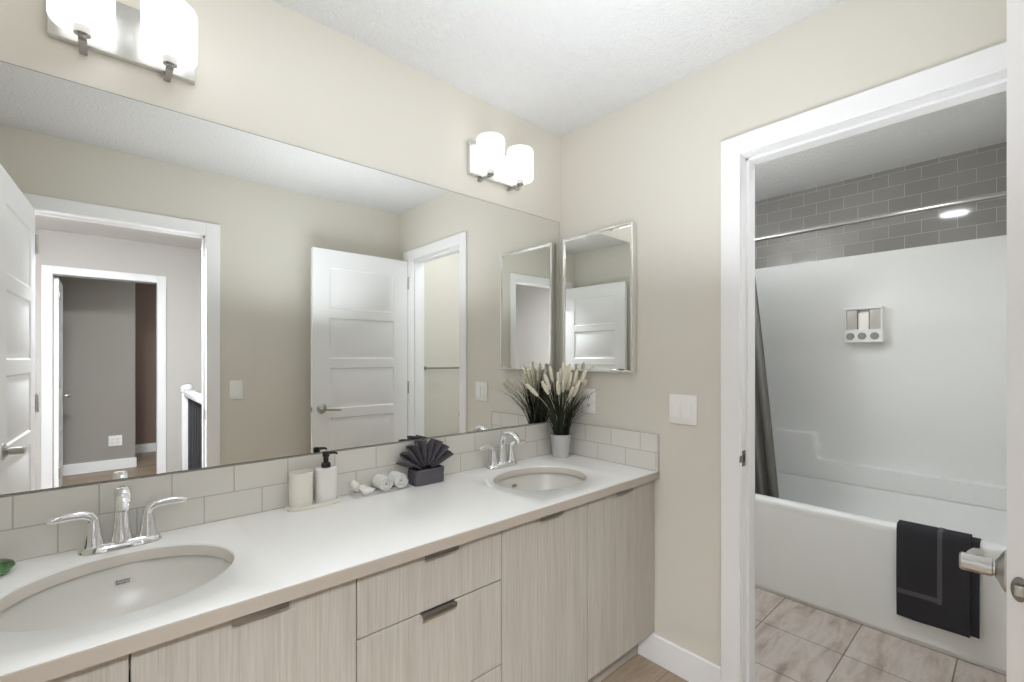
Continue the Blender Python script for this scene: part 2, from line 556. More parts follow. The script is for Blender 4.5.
# ------------------------------------------------------------------ panel doors
def door_slab(w, h, t=0.035):
    """five raised panels on both faces; hinge edge x=0, free edge x=w, y 0..-t, z 0..h"""
    b = MB()
    bm = b.bm
    st = 0.112
    top, ph, gap = 0.122, 0.282, 0.062
    zs = []
    z = h - top
    for k in range(5):
        zs.append((z - ph, z))
        z -= ph + gap
    xs = [0, st, w - st, w]
    zl = sorted({0, h} | {a for p in zs for a in p})
    for face, y, d in ((0, 0.0, -1), (1, -t, 1)):
        for i in range(3):
            for j in range(len(zl) - 1):
                x0, x1, z0, z1 = xs[i], xs[i + 1], zl[j], zl[j + 1]
                if i == 1 and (z0, z1) in zs:
                    prev = None
                    for ins, dep in ((0, 0), (0.008, 0.007), (0.022, 0.0075), (0.040, 0.002)):
                        ring = [bm.verts.new(p) for p in ((x0 + ins, y + d * dep, z0 + ins), (x1 - ins, y + d * dep, z0 + ins),
                                                          (x1 - ins, y + d * dep, z1 - ins), (x0 + ins, y + d * dep, z1 - ins))]
                        if prev:
                            for q in range(4):
                                bm.faces.new((prev[q], prev[(q + 1) % 4], ring[(q + 1) % 4], ring[q]))
                        prev = ring
                    bm.faces.new(prev)
                else:
                    bm.faces.new([bm.verts.new(p) for p in ((x0, y, z0), (x1, y, z0), (x1, y, z1), (x0, y, z1))])
    for q in (((0, 0, 0), (0, -t, 0), (0, -t, h), (0, 0, h)), ((w, 0, 0), (w, -t, 0), (w, -t, h), (w, 0, h)),
              ((0, 0, 0), (w, 0, 0), (w, -t, 0), (0, -t, 0)), ((0, 0, h), (w, 0, h), (w, -t, h), (0, -t, h))):
        bm.faces.new([bm.verts.new(p) for p in q])
    bmesh.ops.remove_doubles(bm, verts=bm.verts[:], dist=0.0002)
    return b

def lever(parent, x, z, y, side, m):
    """lever on the door face at y; side +1 points to +y; lever runs towards the hinge"""
    s = side
    b = MB()
    b.lathe([(0.033, 0.0), (0.033, 0.003 * s), (0.028, 0.006 * s), (0.018, 0.011 * s), (0.0135, 0.014 * s)], (x, y, z), 'y', 28)
    r = obj('rosette', b, m)
    b = MB()
    b.lathe([(0.012, 0.012 * s), (0.012, 0.0165 * s), (0.0145, 0.0175 * s), (0.0145, 0.054 * s), (0.0125, 0.0565 * s)], (x, y, z), 'y', 24)
    pts = [(x + 0.006, y + 0.045 * s, z), (x - 0.02, y + 0.046 * s, z - 0.002), (x - 0.06, y + 0.046 * s, z - 0.006),
           (x - 0.095, y + 0.043 * s, z - 0.010), (x - 0.118, y + 0.036 * s, z - 0.014)]
    b.tube(pts, [(0.009, 0.011), (0.008, 0.010), (0.0065, 0.009), (0.006, 0.008), (0.004, 0.006)], 14)
    h = obj('door_handle', b, m, parent)
    r.parent = h
    return h

def panel_door(name, w, h, loc, rotz, label, lever_z=0.94, hinge_side=1, handle=True):
    d = obj(name, door_slab(w, h), M['door'], None, True, 20)
    d.location = loc
    d.rotation_euler = (0, 0, rotz)
    tag(d, label, 'door', kind='structure')
    if handle:
        lever(d, w - 0.06, lever_z, 0.0, 1, M['nickel'])
        lever(d, w - 0.06, lever_z, -0.035, -1, M['nickel'])
    # latch plate on the free edge
    b = MB()
    b.lathe([(0.0095, 0.0), (0.0095, 0.0014), (0.008, 0.002)], (w - 0.0002, -0.0215, lever_z - 0.004), 'x', 28, 1.0, 2.0)
    lp = obj('latch_plate', b, M['handle'], d)
    b = MB().box(w + 0.0016, w + 0.0105, -0.0270, -0.0160, lever_z - 0.012, lever_z + 0.004, 0.002)
    obj('latch_bolt', b, M['nickel'], lp)
    for z in (0.18, 1.02, h - 0.21):
        b = MB()
        y = 0.005 if hinge_side > 0 else -0.040
        b.lathe([(0.004, -0.004), (0.0065, 0.0), (0.0065, 0.089), (0.004, 0.093)], (-0.004, y, z), 'z', 14)
        obj('hinge', b, M['nickel'], d)
    return d

# tub door: hinged on the far jamb, opened 90 degrees into the room, along -x (local x -> world -x)
panel_door('door_1', 0.700, 2.03, (-0.020, -1.630, 0.010), PI, 'white five panel door with a lever, standing open beside the tub doorway', 0.945, -1)
# entry door: hinged at left of the entry doorway, opened past 90 degrees
panel_door('door_2', 0.735, 2.03, (E0 - 0.001, YO + 0.018, 0.010), math.radians(92.8), 'white five panel entry door with a lever at the left edge of the mirror', 0.925, -1)
# bedroom door, open into the bedroom
panel_door('door_3', 0.685, 2.03, (B0 + 0.030, HY - WT - 0.022, 0.010), math.radians(-90.5), 'white bedroom door ajar beyond the hall, seen edge on in the mirror', 0.90, 1)

# ------------------------------------------------------------------ vanity units
YF = -0.548          # front of the door panels
ZB = 0.128           # bottom of the door panels
ZC = 0.788           # underside of the countertop
def pull(b, xc, ztop, w=0.105):
    """thin bent tab pull hooked over the top edge of a front"""
    b.box(xc - w / 2, xc + w / 2, YF - 0.002, YF + 0.012, ztop + 0.0002, ztop + 0.0022, 0.0005)
    b.box(xc - w / 2, xc + w / 2, YF - 0.016, YF - 0.001, ztop + 0.0002, ztop + 0.0022, 0.0005)
    b.box(xc - w / 2, xc + w / 2, YF - 0.0175, YF - 0.0150, ztop - 0.009, ztop + 0.0022, 0.0005)

def carcass(name, x0, x1, label, group):
    t = thing(name, label, 'cabinet', ((x0 + x1) / 2, -0.27, 0), 0, group)
    b = MB()
    y1 = -0.004
    b.box(x0 + 0.0005, x0 + 0.016, YF + 0.020, y1, 0.115, ZC)
    b.box(x1 - 0.016, x1 - 0.0005, YF + 0.020, y1, 0.115, ZC)
    b.box(x0 + 0.016, x1 - 0.016, YF + 0.020, y1, 0.115, 0.131)
    b.box(x0 + 0.016, x1 - 0.016, -0.012, y1, 0.131, ZC)
    b.box(x0 + 0.016, x1 - 0.016, YF + 0.020, YF + 0.05, ZC - 0.05, ZC)
    inv = Matrix.Translation((-(x0 + x1) / 2, 0.27, 0))
    obj('body', b.xform(inv), M['laminate'], t)
    b = MB().box(x0 + 0.0005, x1 - 0.0005, -0.468, -0.452, 0.0, 0.115)
    obj('toe_kick', b.xform(inv), M['laminate'], t)
    return t, inv

def front(t, inv, name, x0, x1, z0, z1, pull_x=None):
    b = MB().box(x0 + 0.0015, x1 - 0.0015, YF, YF + 0.018, z0, z1, 0.0008, 1)
    d = obj(name, b.xform(inv), M['laminate'], t)
    if pull_x is not None:
        b = MB()
        pull(b, pull_x, z1)
        obj('handle', b.xform(inv), M['handle'], d)
    return d

G = 'vanity cabinet units'
ZD = ZC - 0.006
t, inv = carcass('vanity_cabinet', -2.158, -1.303, 'light greige grained vanity cabinet with two doors under the left sink', G)
front(t, inv, 'door', -2.158, -1.713, ZB, ZD, -1.93)
front(t, inv, 'door', -1.713, -1.303, ZB, ZD, -1.508)
t, inv = carcass('vanity_cabinet', -1.303, -0.855, 'light greige grained vanity drawer unit between the two sink cabinets', G)
front(t, inv, 'drawer', -1.303, -0.855, 0.631, ZD, -1.075)
front(t, inv, 'drawer', -1.303, -0.855, 0.374, 0.627, -1.080)
front(t, inv, 'drawer', -1.303, -0.855, ZB, 0.370, -1.080)
t, inv = carcass('vanity_cabinet', -0.855, -0.002, 'light greige grained vanity cabinet with two doors under the right sink', G)
front(t, inv, 'door', -0.855, -0.449, ZB, ZD, -0.650)
front(t, inv, 'door', -0.449, -0.002, ZB, ZD, -0.240)

# ------------------------------------------------------------------ countertop with two oval cut-outs
SINKS = [(-1.714, -0.292, 0.204, 0.182), (-0.438, -0.295, 0.205, 0.170)]
YE = -0.566
def counter_mesh():
    b = MB()
    bm = b.bm
    x0, x1, y0, y1 = -2.158, -0.001, YE, -0.001
    zt, zb = ZT, ZC + 0.0005
    cells = []
    xs = [x0]
    for cx, cy, a, bb in SINKS:
        xs += [cx - 0.26, cx + 0.26]
    xs.append(x1)
    cnt = 0
    for i in range(len(xs) - 1):
        xa, xb = xs[i], xs[i + 1]
        if i % 2 == 0:
            for z in (zt, zb):
                bm.faces.new([bm.verts.new(p) for p in ((xa, y0, z), (xb, y0, z), (xb, y1, z), (xa, y1, z))])
        else:
            cx, cy, a, bb = SINKS[i // 2]
            angs = [2 * PI * k / 96 for k in range(96)]
            for px, py in ((xa, y0), (xb, y0), (xb, y1), (xa, y1)):
                angs.append(math.atan2(py - cy, px - cx) % (2 * PI))
            angs = sorted(set(round(q, 6) for q in angs))
            inner, outer = [], []
            for q in angs:
                c, s = math.cos(q), math.sin(q)
                tx = ((xb - cx) / c) if c > 1e-9 else ((xa - cx) / c if c < -1e-9 else 1e9)
                ty = ((y1 - cy) / s) if s > 1e-9 else ((y0 - cy) / s if s < -1e-9 else 1e9)
                k = min(tx, ty)
                outer.append((cx + c * k, cy + s * k))
                r = 1 / math.sqrt((c / a) ** 2 + (s / bb) ** 2)
                inner.append((cx + c * r, cy + s * r, c, s))
            n = len(angs)
            top_o = [bm.verts.new((p[0], p[1], zt)) for p in outer]
            top_i = [bm.verts.new((p[0] + p[2] * 0.002, p[1] + p[3] * 0.002, zt)) for p in inner]
            mid_i = [bm.verts.new((p[0], p[1], zt - 0.002)) for p in inner]
            bot_i = [bm.verts.new((p[0], p[1], zb)) for p in inner]
            bot_o = [bm.verts.new((p[0], p[1], zb)) for p in outer]
            for k in range(n):
                j = (k + 1) % n
                for r1, r2 in ((top_o, top_i), (top_i, mid_i), (mid_i, bot_i), (bot_i, bot_o)):
                    bm.faces.new((r1[k], r1[j], r2[j], r2[k]))
    for p, q in (((x0, y0), (x1, y0)), ((x1, y0), (x1, y1)), ((x1, y1), (x0, y1)), ((x0, y1), (x0, y0))):
        bm.faces.new([bm.verts.new(v) for v in ((p[0], p[1], zt), (q[0], q[1], zt), (q[0], q[1], zb), (p[0], p[1], zb))])
    bmesh.ops.remove_doubles(bm, verts=bm.verts[:], dist=0.0002)
    return b
ct = obj('countertop', counter_mesh(), M['counter'], None, True, 50)
tag(ct, 'long white quartz countertop with two oval sink cut-outs on the vanity', 'countertop')
b = MB().box(-2.158, -0.001, YE - 0.005, YE - 0.0002, ZC - 0.001, ZT - 0.0012, 0.001, 1)
obj('edge_band', b, M['edge'], ct, label='beige front edge band')

# backsplashes
o = obj('tile_backsplash', MB().box(-2.158, -0.0115, -0.0105, -0.0005, ZT + 0.0005, 0.9755, 0.001, 1), M['splash_x'], None, False)
tag(o, 'two row grey subway tile backsplash running under the wide mirror', 'backsplash', 'tile backsplashes')
o = obj('tile_backsplash', MB().box(-0.0105, -0.0005, -0.567, -0.0005, ZT + 0.0005, 0.9755, 0.001, 1), M['splash_y'], None, False)
tag(o, 'short two row grey subway tile backsplash under the outlet', 'backsplash', 'tile backsplashes')
b = MB().box(-0.0125, -0.0005, -0.5705, -0.5675, ZT + 0.0005, 0.9765, 0.0006, 1)
obj('end_trim', b, M['satin'], o)

# ------------------------------------------------------------------ sinks
def text_mesh(body, size, shear=0.3):
    cu = bpy.data.curves.new('tmp_text', 'FONT')
    cu.body = body
    cu.size = size
    cu.shear = shear
    cu.align_x = 'CENTER'
    cu.space_line = 0.8
    cu.extrude = 0.0002
    cu.offset = size * 0.02
    o = bpy.data.objects.new('tmp_text', cu)
    COL.objects.link(o)
    dg = bpy.context.evaluated_depsgraph_get()
    me = bpy.data.meshes.new_from_object(o.evaluated_get(dg))
    bpy.data.objects.remove(o)
    b = MB()
    b.bm.from_mesh(me)
    bpy.data.meshes.remove(me)
    return b

def bowl(cx, cy, a, bb, label):
    t = thing('sink', label, 'sink', (cx, cy, ZC - 0.15), 0, 'oval undermount sinks')
    prof = [(1.10, 0.150), (1.035, 0.150), (1.02, 0.146), (0.985, 0.128), (0.93, 0.095), (0.84, 0.060), (0.70, 0.033), (0.50, 0.016), (0.28, 0.009), (0.10, 0.006)]
    outer = [(0.10, -0.004), (0.5, 0.002), (0.86, 0.045), (0.96, 0.088), (1.03, 0.128), (1.10, 0.142)]
    b = MB()
    loops = []
    for s, h in prof + outer:
        loops.append([(a * s * math.cos(2 * PI * k / 72), bb * s * math.sin(2 * PI * k / 72), h) for k in range(72)])
    loops.append(loops[0])
    b.loft(loops, False, False)
    bmesh.ops.remove_doubles(b.bm, verts=b.bm.verts[:], dist=0.0001)
    bw = obj('basin', b, M['porcelain'], t, True, 60)
    b = MB()
    b.lathe([(0.030, 0.0085), (0.030, 0.0105), (0.024, 0.0115), (0.020, 0.009), (0.019, 0.014), (0.004, 0.016)], (0, 0, 0), 'z', 28)
    b.lathe([(0.020, -0.03), (0.020, 0.009)], (0, 0, 0), 'z', 20)
    obj('drain', b, M['chrome'], t)
    b = MB()
    loops = []
    for s, h in ((0.998, 0.1505), (0.998, 0.1735), (0.992, 0.1755), (0.984, 0.1735), (0.980, 0.1505)):
        loops.append([(a * s * math.cos(2 * PI * k / 72), bb * s * math.sin(2 * PI * k / 72), h) for k in range(72)])
    loops.append(loops[0])
    b.loft(loops, False, False)
    bmesh.ops.remove_doubles(b.bm, verts=b.bm.verts[:], dist=0.0001)
    obj('rim', b, M['sink_rim'], t, True, 60)
    mk = text_mesh('American\nStandard', 0.0075)
    # lies on the back slope of the basin, under the faucet
    p1 = Vector((0, bb * 0.985, 0.128)); p2 = Vector((0, bb * 0.93, 0.095))
    up = (p1 - p2).normalized()
    right = Vector((1, 0, 0))
    nn = right.cross(up)
    mx = Matrix((right, up, nn)).transposed().to_4x4()
    mx.translation = (p1 * 0.5 + p2 * 0.5) + nn * 0.0016
    obj('brand_mark', mk.xform(mx), M['mark'], t, False, label='small dark printed maker lettering')
    return t
bowl(*SINKS[0], 'oval white undermount sink under the left faucet')
bowl(*SINKS[1], 'oval white undermount sink near the potted grass')

# ------------------------------------------------------------------ faucets
def faucet():
    t = thing('faucet', 'chrome two lever faucet behind the left sink', 'faucet', (-1.714, -0.058, ZT), 0, 'chrome faucets')
    b = MB()
    loops = []
    for z, kx, ky in ((0.0005, 0.082, 0.028), (0.004, 0.082, 0.028), (0.012, 0.078, 0.025), (0.018, 0.073, 0.0215), (0.020, 0.068, 0.018)):
        l = []
        for k in range(48):
            a = 2 * PI * k / 48
            c, s = math.cos(a), math.sin(a)
            l.append((kx * abs(c) ** 0.55 * (1 if c >= 0 else -1), ky * abs(s) ** 0.8 * (1 if s >= 0 else -1), z))
        loops.append(l)
    obj('base', b.loft(loops), M['chrome'], t)
    b = MB()
    b.lathe([(0.0235, 0.018), (0.0215, 0.026), (0.0185, 0.045), (0.0165, 0.07), (0.0150, 0.092)], (0, 0, 0), 'z', 28)
    pts = [(0, 0, 0.085)]
    R = 0.056
    for k in range(15):
        a = PI - k * (PI * 0.90) / 14
        pts.append((0, -R - R * math.cos(a), 0.099 + R * math.sin(a)))
    rad = [(0.0150, 0.0150)]
    for k in range(15):
        q = k / 14
        rad.append((0.0145 + 0.002 * math.sin(q * PI), 0.0140 - 0.0045 * math.sin(q * PI * 0.8)))
    b.tube(pts, rad, 20)
    obj('spout', b, M['chrome'], t)
    for s in (-1, 1):
        b = MB()
        b.lathe([(0.0215, 0.016), (0.0195, 0.024), (0.0165, 0.045), (0.0140, 0.066), (0.0120, 0.076)], (s * 0.0525, 0, 0), 'z', 24)
        pts = [(s * 0.0525, 0, 0.070), (s * 0.053, 0, 0.082), (s * 0.058, -0.001, 0.090), (s * 0.070, -0.003, 0.0955), (s * 0.090, -0.005, 0.097),
               (s * 0.108, -0.008, 0.0965), (s * 0.126, -0.010, 0.0955), (s * 0.134, -0.011, 0.0955)]
        b.tube(pts, [0.0120, 0.0118, 0.0105, (0.0100, 0.0075), (0.0095, 0.0058), (0.0090, 0.005), (0.0075, 0.0042), (0.003, 0.002)], 16)
        obj('lever', b, M['chrome'], t)
    b = MB()
    b.tube([(0, 0.021, 0.015), (0, 0.021, 0.055)], 0.0025, 10)
    b.lathe([(0.002, 0.0), (0.0045, 0.002), (0.0045, 0.008), (0.002, 0.010)], (0, 0.021, 0.053), 'z', 14)
    obj('drain_rod', b, M['chrome'], t)
    return t
fc = faucet()
copy_thing(fc, (-0.438, -0.052, ZT), None, 'chrome two lever faucet behind the sink near the potted grass')

# ------------------------------------------------------------------ wide mirror and framed mirror cabinet
t = thing('wall_mirror', 'wide frameless mirror above the long tile backsplash', 'mirror', (-1.06, 0, 0.979))
t.location = (-1.06, -0.0005, 0.979)
b = MB().box(-1.09, 1.042, -0.005, -0.0005, 0.0, 1.017)
obj('glass_edge', b, M['mirror_edge'], t)
b = MB()
b.bm.faces.new([b.bm.verts.new(p) for p in ((-1.0885, -0.0053, 0.0015), (1.0405, -0.0053, 0.0015), (1.0405, -0.0053, 1.0155), (-1.0885, -0.0053, 1.0155))])
obj('mirror_face', b, M['mirror'], t, False)

t = thing('medicine_cabinet', 'small silver framed mirror cabinet on the wall above the outlet', 'mirror', (0, -0.2525, 1.234))
w, h, d, fw = 0.415, 0.664, 0.034, 0.009
b = MB().box(-d + 0.006, -0.0005, -w / 2 + 0.003, w / 2 - 0.003, 0.003, h - 0.003)
obj('body', b, M['satin'], t)
b = MB()
b.box(-d, -0.004, -w / 2, -w / 2 + fw, 0, h, 0.0015).box(-d, -0.004, w / 2 - fw, w / 2, 0, h, 0.0015)
b.box(-d, -0.004, -w / 2 + fw, w / 2 - fw, 0, fw, 0.0015).box(-d, -0.004, -w / 2 + fw, w / 2 - fw, h - fw, h, 0.0015)
obj('frame', b, M['bright_frame'], t)
# bevelled mirror
b = MB()
bv = 0.008
x = -d + 0.0045
b.loft([[(x + 0.0005, -w / 2 + fw, fw), (x + 0.0005, w / 2 - fw, fw), (x + 0.0005, w / 2 - fw, h - fw), (x + 0.0005, -w / 2 + fw, h - fw)],
        [(x, -w / 2 + fw + bv, fw + bv), (x, w / 2 - fw - bv, fw + bv), (x, w / 2 - fw - bv, h - fw - bv), (x, -w / 2 + fw + bv, h - fw - bv)]], False, True)
obj('mirror_face', b, M['mirror'], t, False)

# ------------------------------------------------------------------ sconces
def sconce():
    t = thing('vanity_sconce', 'chrome wall sconce with two glowing white shades above the left sink', 'lamp', (-1.702, 0, 2.09), 0, 'vanity sconces')
    obj('back_plate', MB().box(-0.148, 0.148, -0.022, -0.0005, 0.0, 0.142, 0.002), M['satin'], t)
    for s in (-1, 1):
        x = s * 0.0845
        b = MB()
        r, z0, z1 = 0.0605, 0.008, 0.148
        prof = [(0.012, z0), (r - 0.010, z0), (r - 0.003, z0 + 0.003), (r, z0 + 0.010), (r, z1 - 0.014), (r - 0.004, z1 - 0.004), (r - 0.014, z1),
                (r - 0.022, z1 - 0.001)]
        b.lathe(prof, (x, -0.086, 0), 'z', 40, 1.0, 1.0, False, False)
        obj('lamp_shade', b, M['shade'], t)
        b = MB()
        b.lathe([(0.016, -0.009), (0.016, 0.0105), (0.011, 0.012)], (x, -0.086, 0), 'z', 24)
        ar = MB()
        ar.box(x - 0.008, x + 0.008, -0.086, -0.002, -0.017, -0.008, 0.001)
        ar.box(x - 0.008, x + 0.008, -0.094, -0.078, -0.017, -0.004, 0.001)
        arm = obj('arm', ar, M['rod'], t)
        obj('shade_holder', b, M['nickel'], arm)
    return t
sn = sconce()
copy_thing(sn, (-0.445, 0, 2.09), None, 'chrome wall sconce with two glowing white shades near the corner, above the right sink')

# ------------------------------------------------------------------ switches and outlets
def plate(name, label, cat, loc, rotz, gang, kind, group=None):
    """face towards local -y"""
    t = thing(name, label, cat, loc, rotz, group)
    w = 0.074 + 0.046 * (gang - 1)
    obj('cover_plate', MB().box(-w / 2, w / 2, -0.007, -0.0006, -0.060, 0.060, 0.003, 3), M['white_plastic'], t)
    for g in range(gang):
        x = (g - (gang - 1) / 2) * 0.046
        if kind == 'switch':
            p = [(-0.0072, -0.033), (-0.0072, 0.033), (-0.0085, 0.033), (-0.0125, -0.033)]
            b = MB().prism(p, 'x', x - 0.0165, x + 0.0165)
            obj('rocker', b, M['white_plastic'], t)
        else:
            for s in (-1, 1):
                b = MB().box(x - 0.0165, x + 0.0165, -0.0085, -0.0068, s * 0.019 - 0.0145, s * 0.019 + 0.0145, 0.0008)
                f = obj('receptacle', b, M['white_plastic'], t)
                b = MB()
                for q in (-1, 1):
                    b.box(x + q * 0.0063 - 0.0012, x + q * 0.0063 + 0.0012, -0.0089, -0.0083, s * 0.019 - 0.003, s * 0.019 + 0.006)
                b.lathe([(0.0024, -0.0089), (0.0024, -0.0083)], (x, 0, s * 0.019 - 0.008), 'y', 10)
                obj('slots', b, M['dark'], f)
    return t
plate('light_switch', 'white two rocker light switch plate between backsplash and tub doorway', 'switch', (0, -0.678, 1.09), -PI / 2, 2, 'switch')
plate('wall_outlet', 'white wall outlet behind the potted grass, under the framed mirror', 'outlet', (0, -0.192, 1.09), -PI / 2, 1, 'outlet')
plate('light_switch', 'white single rocker switch beside the entry casing, seen in the wide mirror', 'switch', (-1.131, YO, 1.098), PI, 1, 'switch')
plate('wall_outlet', 'white double outlet low on the grey bedroom wall, seen in the mirror', 'outlet', (-1.66, -5.5, 0.335), PI, 2, 'outlet')

# ------------------------------------------------------------------ small things on the counter
# oval tray with tumbler and soap dispenser
ROTC = math.radians(3)
def oval(b, prof, c, a, bb, n=40, p=0.75, cap0=True, cap1=True):
    loops = []
    for s, h in prof:
        l = []
        for k in range(n):
            q = 2 * PI * k / n
            cc, ss = math.cos(q), math.sin(q)
            l.append((c[0] + a * s * abs(cc) ** p * (1 if cc >= 0 else -1), c[1] + bb * s * abs(ss) ** p * (1 if ss >= 0 else -1), c[2] + h))
        loops.append(l)
    return b.loft(loops, cap0, cap1)
b = MB()
oval(b, [(0.97, 0.0006), (1.0, 0.003), (1.0, 0.011), (0.985, 0.013), (0.95, 0.0125), (0.94, 0.008), (0.5, 0.0078)], (0, 0, 0), 0.084, 0.034)
o = obj('soap_tray', b, M['ceramic'])
o.location = (-1.238, -0.052, ZT)
tag(o, 'cream oval ceramic tray holding the tumbler and soap dispenser', 'tray')
b = MB()
oval(b, [(0.93, 0.0), (0.97, 0.003), (1.0, 0.09), (1.02, 0.106), (1.0, 0.108), (0.95, 0.106), (0.93, 0.09), (0.90, 0.008)], (0, 0, 0), 0.035, 0.026)
o = obj('tumbler', b, M['ceramic'])
o.location = (-1.279, -0.052, ZT + 0.0082)
tag(o, 'cream oval tumbler at left on the ceramic tray', 'tumbler')
t = thing('soap_dispenser', 'white oval soap dispenser with a black pump beside the tumbler', 'soap dispenser', (-1.201, -0.052, ZT + 0.0082))
b = MB()
oval(b, [(0.95, 0.0), (1.0, 0.003), (1.0, 0.103), (0.97, 0.108), (0.85, 0.110), (0.35, 0.111)], (0, 0, 0), 0.034, 0.026)
obj('bottle', b, M['bottle'], t)
b = MB()
b.lathe([(0.014, 0.1095), (0.0145, 0.112), (0.0145, 0.124), (0.012, 0.127), (0.0085, 0.128), (0.0085, 0.145), (0.011, 0.147), (0.0115, 0.160), (0.009, 0.163)], (0, 0, 0), 'z', 24)
b.tube([(-0.004, 0, 0.156), (0.016, -0.002, 0.157), (0.030, -0.003, 0.156), (0.036, -0.004, 0.151)], [(0.007, 0.0055), (0.006, 0.005), (0.0045, 0.004), (0.0035, 0.003)], 12)
obj('pump', b, M['black'], t)

# clear tray with shells and rolled washcloths
t0 = (-1.010, -0.050)
b = MB()
oval(b, [(0.98, 0.0006), (1.0, 0.002), (1.02, 0.016), (1.0, 0.016), (0.98, 0.004), (0.6, 0.003)], (0, 0, 0), 0.106, 0.036, 48, 0.35)
o = obj('clear_tray', b, M['clear'])
o.location = (t0[0], t0[1], ZT)
tag(o, 'clear acrylic tray under the white shells and rolled washcloths', 'tray')

def shell(loc, rot, size, spikes, label):
    b = MB()
    rnd = random.Random(int(size * 10000))
    loops = []
    N = 26
    for i in range(15):
        u = i / 14
        r = size * (0.06 + 0.52 * math.sin(PI * min(1, u * 1.15)) ** 0.8 * (1 - 0.45 * u)) if i < 14 else size * 0.02
        l = []
        for k in range(N):
            a = 2 * PI * k / N
            w = 1 + 0.28 * max(0, math.cos(spikes * a + i * 0.9)) ** 3
            l.append((size * (-0.95 + 1.9 * u), r * w * math.cos(a), r * w * math.sin(a) * 0.85))
        loops.append(l)
    b.loft(loops)
    o = obj('seashell', b, M['shell'], None, True, 60)
    o.location = loc
    o.rotation_euler = rot
    return tag(o, label, 'seashell', 'white seashells')
zt0 = ZT + 0.0035
shell((-1.0965, -0.042, zt0 + 0.027), (0.3, 1.05, 0.25), 0.030, 4, 'pointed white seashell standing up at the left end of the clear tray')
shell((-1.062, -0.034, zt0 + 0.0155), (0.2, 0.10, 0.15), 0.026, 5, 'white seashell lying at the front of the clear tray, left of the rolls')
shell((-1.060, -0.068, zt0 + 0.0145), (1.2, -0.1, -0.2), 0.026, 3, 'small white seashell in the clear tray touching the left rolled washcloth')

def roll(name, loc, rot, r, L, label):
    b = MB()
    # spiral rolled sheet, axis along y
    turns = 3.2
    n = 96
    inner, outer = [], []
    th = 0.0062
    for i in range(n + 1):
        a = turns * 2 * PI * i / n
        rr = 0.0030 + (r - 0.0030 - th / 2) * i / n
        inner.append(((rr - th * 0.45) * math.cos(a), (rr - th * 0.45) * math.sin(a)))
        outer.append(((rr + th * 0.45) * math.cos(a), (rr + th * 0.45) * math.sin(a)))
    bm = b.bm
    loops = []
    for y, k in ((-L / 2, 0.96), (-L / 2 + 0.003, 1.0), (L / 2 - 0.003, 1.0), (L / 2, 0.96)):
        loops.append([bm.verts.new((p[0] * k, y, p[1] * k)) for p in inner + outer[::-1]])
    m_ = len(loops[0])
    for a, c in zip(loops, loops[1:]):
        for i in range(m_):
            j = (i + 1) % m_
            bm.faces.new((a[i], a[j], c[j], c[i]))
    for l in (loops[0], loops[-1]):
        for i in range(n):
            bm.faces.new((l[i], l[i + 1], l[m_ - 2 - i], l[m_ - 1 - i]))
    o = obj(name, b, M['white_towel'], None, True, 50)
    o.location = loc
    o.rotation_euler = rot
    return tag(o, label, 'washcloth', 'rolled washcloths')
roll('rolled_washcloth', (-1.002, -0.049, zt0 + 0.0305), (0, 0.3, 0.0), 0.030, 0.066, 'left of the two rolled white washcloths in the clear tray')
roll('rolled_washcloth', (-0.940, -0.047, zt0 + 0.0305), (0, 1.4, 0.0), 0.030, 0.064, 'right rolled white washcloth in the clear tray, beside the fanned grey towel')

# fan folded grey towel
t = thing('fan_towel', 'dark grey towel folded into a fan with a wrapped base', 'towel', (-0.823, -0.054, ZT))
b = MB()
bm = b.bm
NP = 8
ang0, ang1 = math.radians(20), math.radians(158)
cols = []
NS = NP * 6
for i in range(NS + 1):
    u = i / NS
    a = ang1 + (ang0 - ang1) * u
    ph = math.cos(u * NP * 2 * PI) 
    row = []
    R = 0.120 + 0.008 * math.sin(u * PI) - (0.030 if abs(u - 0.52) < 0.02 else 0.0)
    for j in range(9):
        v = j / 8
        r = 0.028 + (R - 0.028) * v
        yy = ph * (0.006 + 0.022 * v)
        row.append(bm.verts.new((0.002 + r * math.cos(a) * 1.02, yy + 0.004, 0.040 + r * math.sin(a))))
    cols.append(row)
for a, c in zip(cols, cols[1:]):
    for j in range(8):
        bm.faces.new((a[j], a[j + 1], c[j + 1], c[j]))
fo = obj('fan_pleats', b, M['grey_towel'], t, True, 80)
sm = fo.modifiers.new('thickness', 'SOLIDIFY')
sm.thickness = 0.0065
sm.offset = 0
b = MB()
oval(b, [(0.985, 0.0006), (1.0, 0.004), (1.0, 0.030), (1.0, 0.054), (0.985, 0.058), (0.93, 0.058), (0.92, 0.052), (0.9, 0.03)], (0, 0, 0), 0.064, 0.037, 56, 0.32)
obj('wrapped_base', b, M['grey_towel'], t, True, 60)
b = MB()
b.box(-0.057, 0.057, -0.0395, -0.0365, 0.046, 0.060, 0.0014)
obj('folded_hem', b, M['grey_towel'], t)

# green glossy bowl at the left edge
b = MB()
b.lathe([(0.020, 0.0006), (0.026, 0.002), (0.036, 0.008), (0.042, 0.016), (0.040, 0.022), (0.032, 0.027), (0.018, 0.030), (0.004, 0.031)], (0, 0, 0), 'z', 36)
o = obj('glass_pebble', b, M['green'])
o.location = (-1.938, -0.078, ZT)
tag(o, 'glossy dark green glass ornament at the left end of the counter', 'ornament')

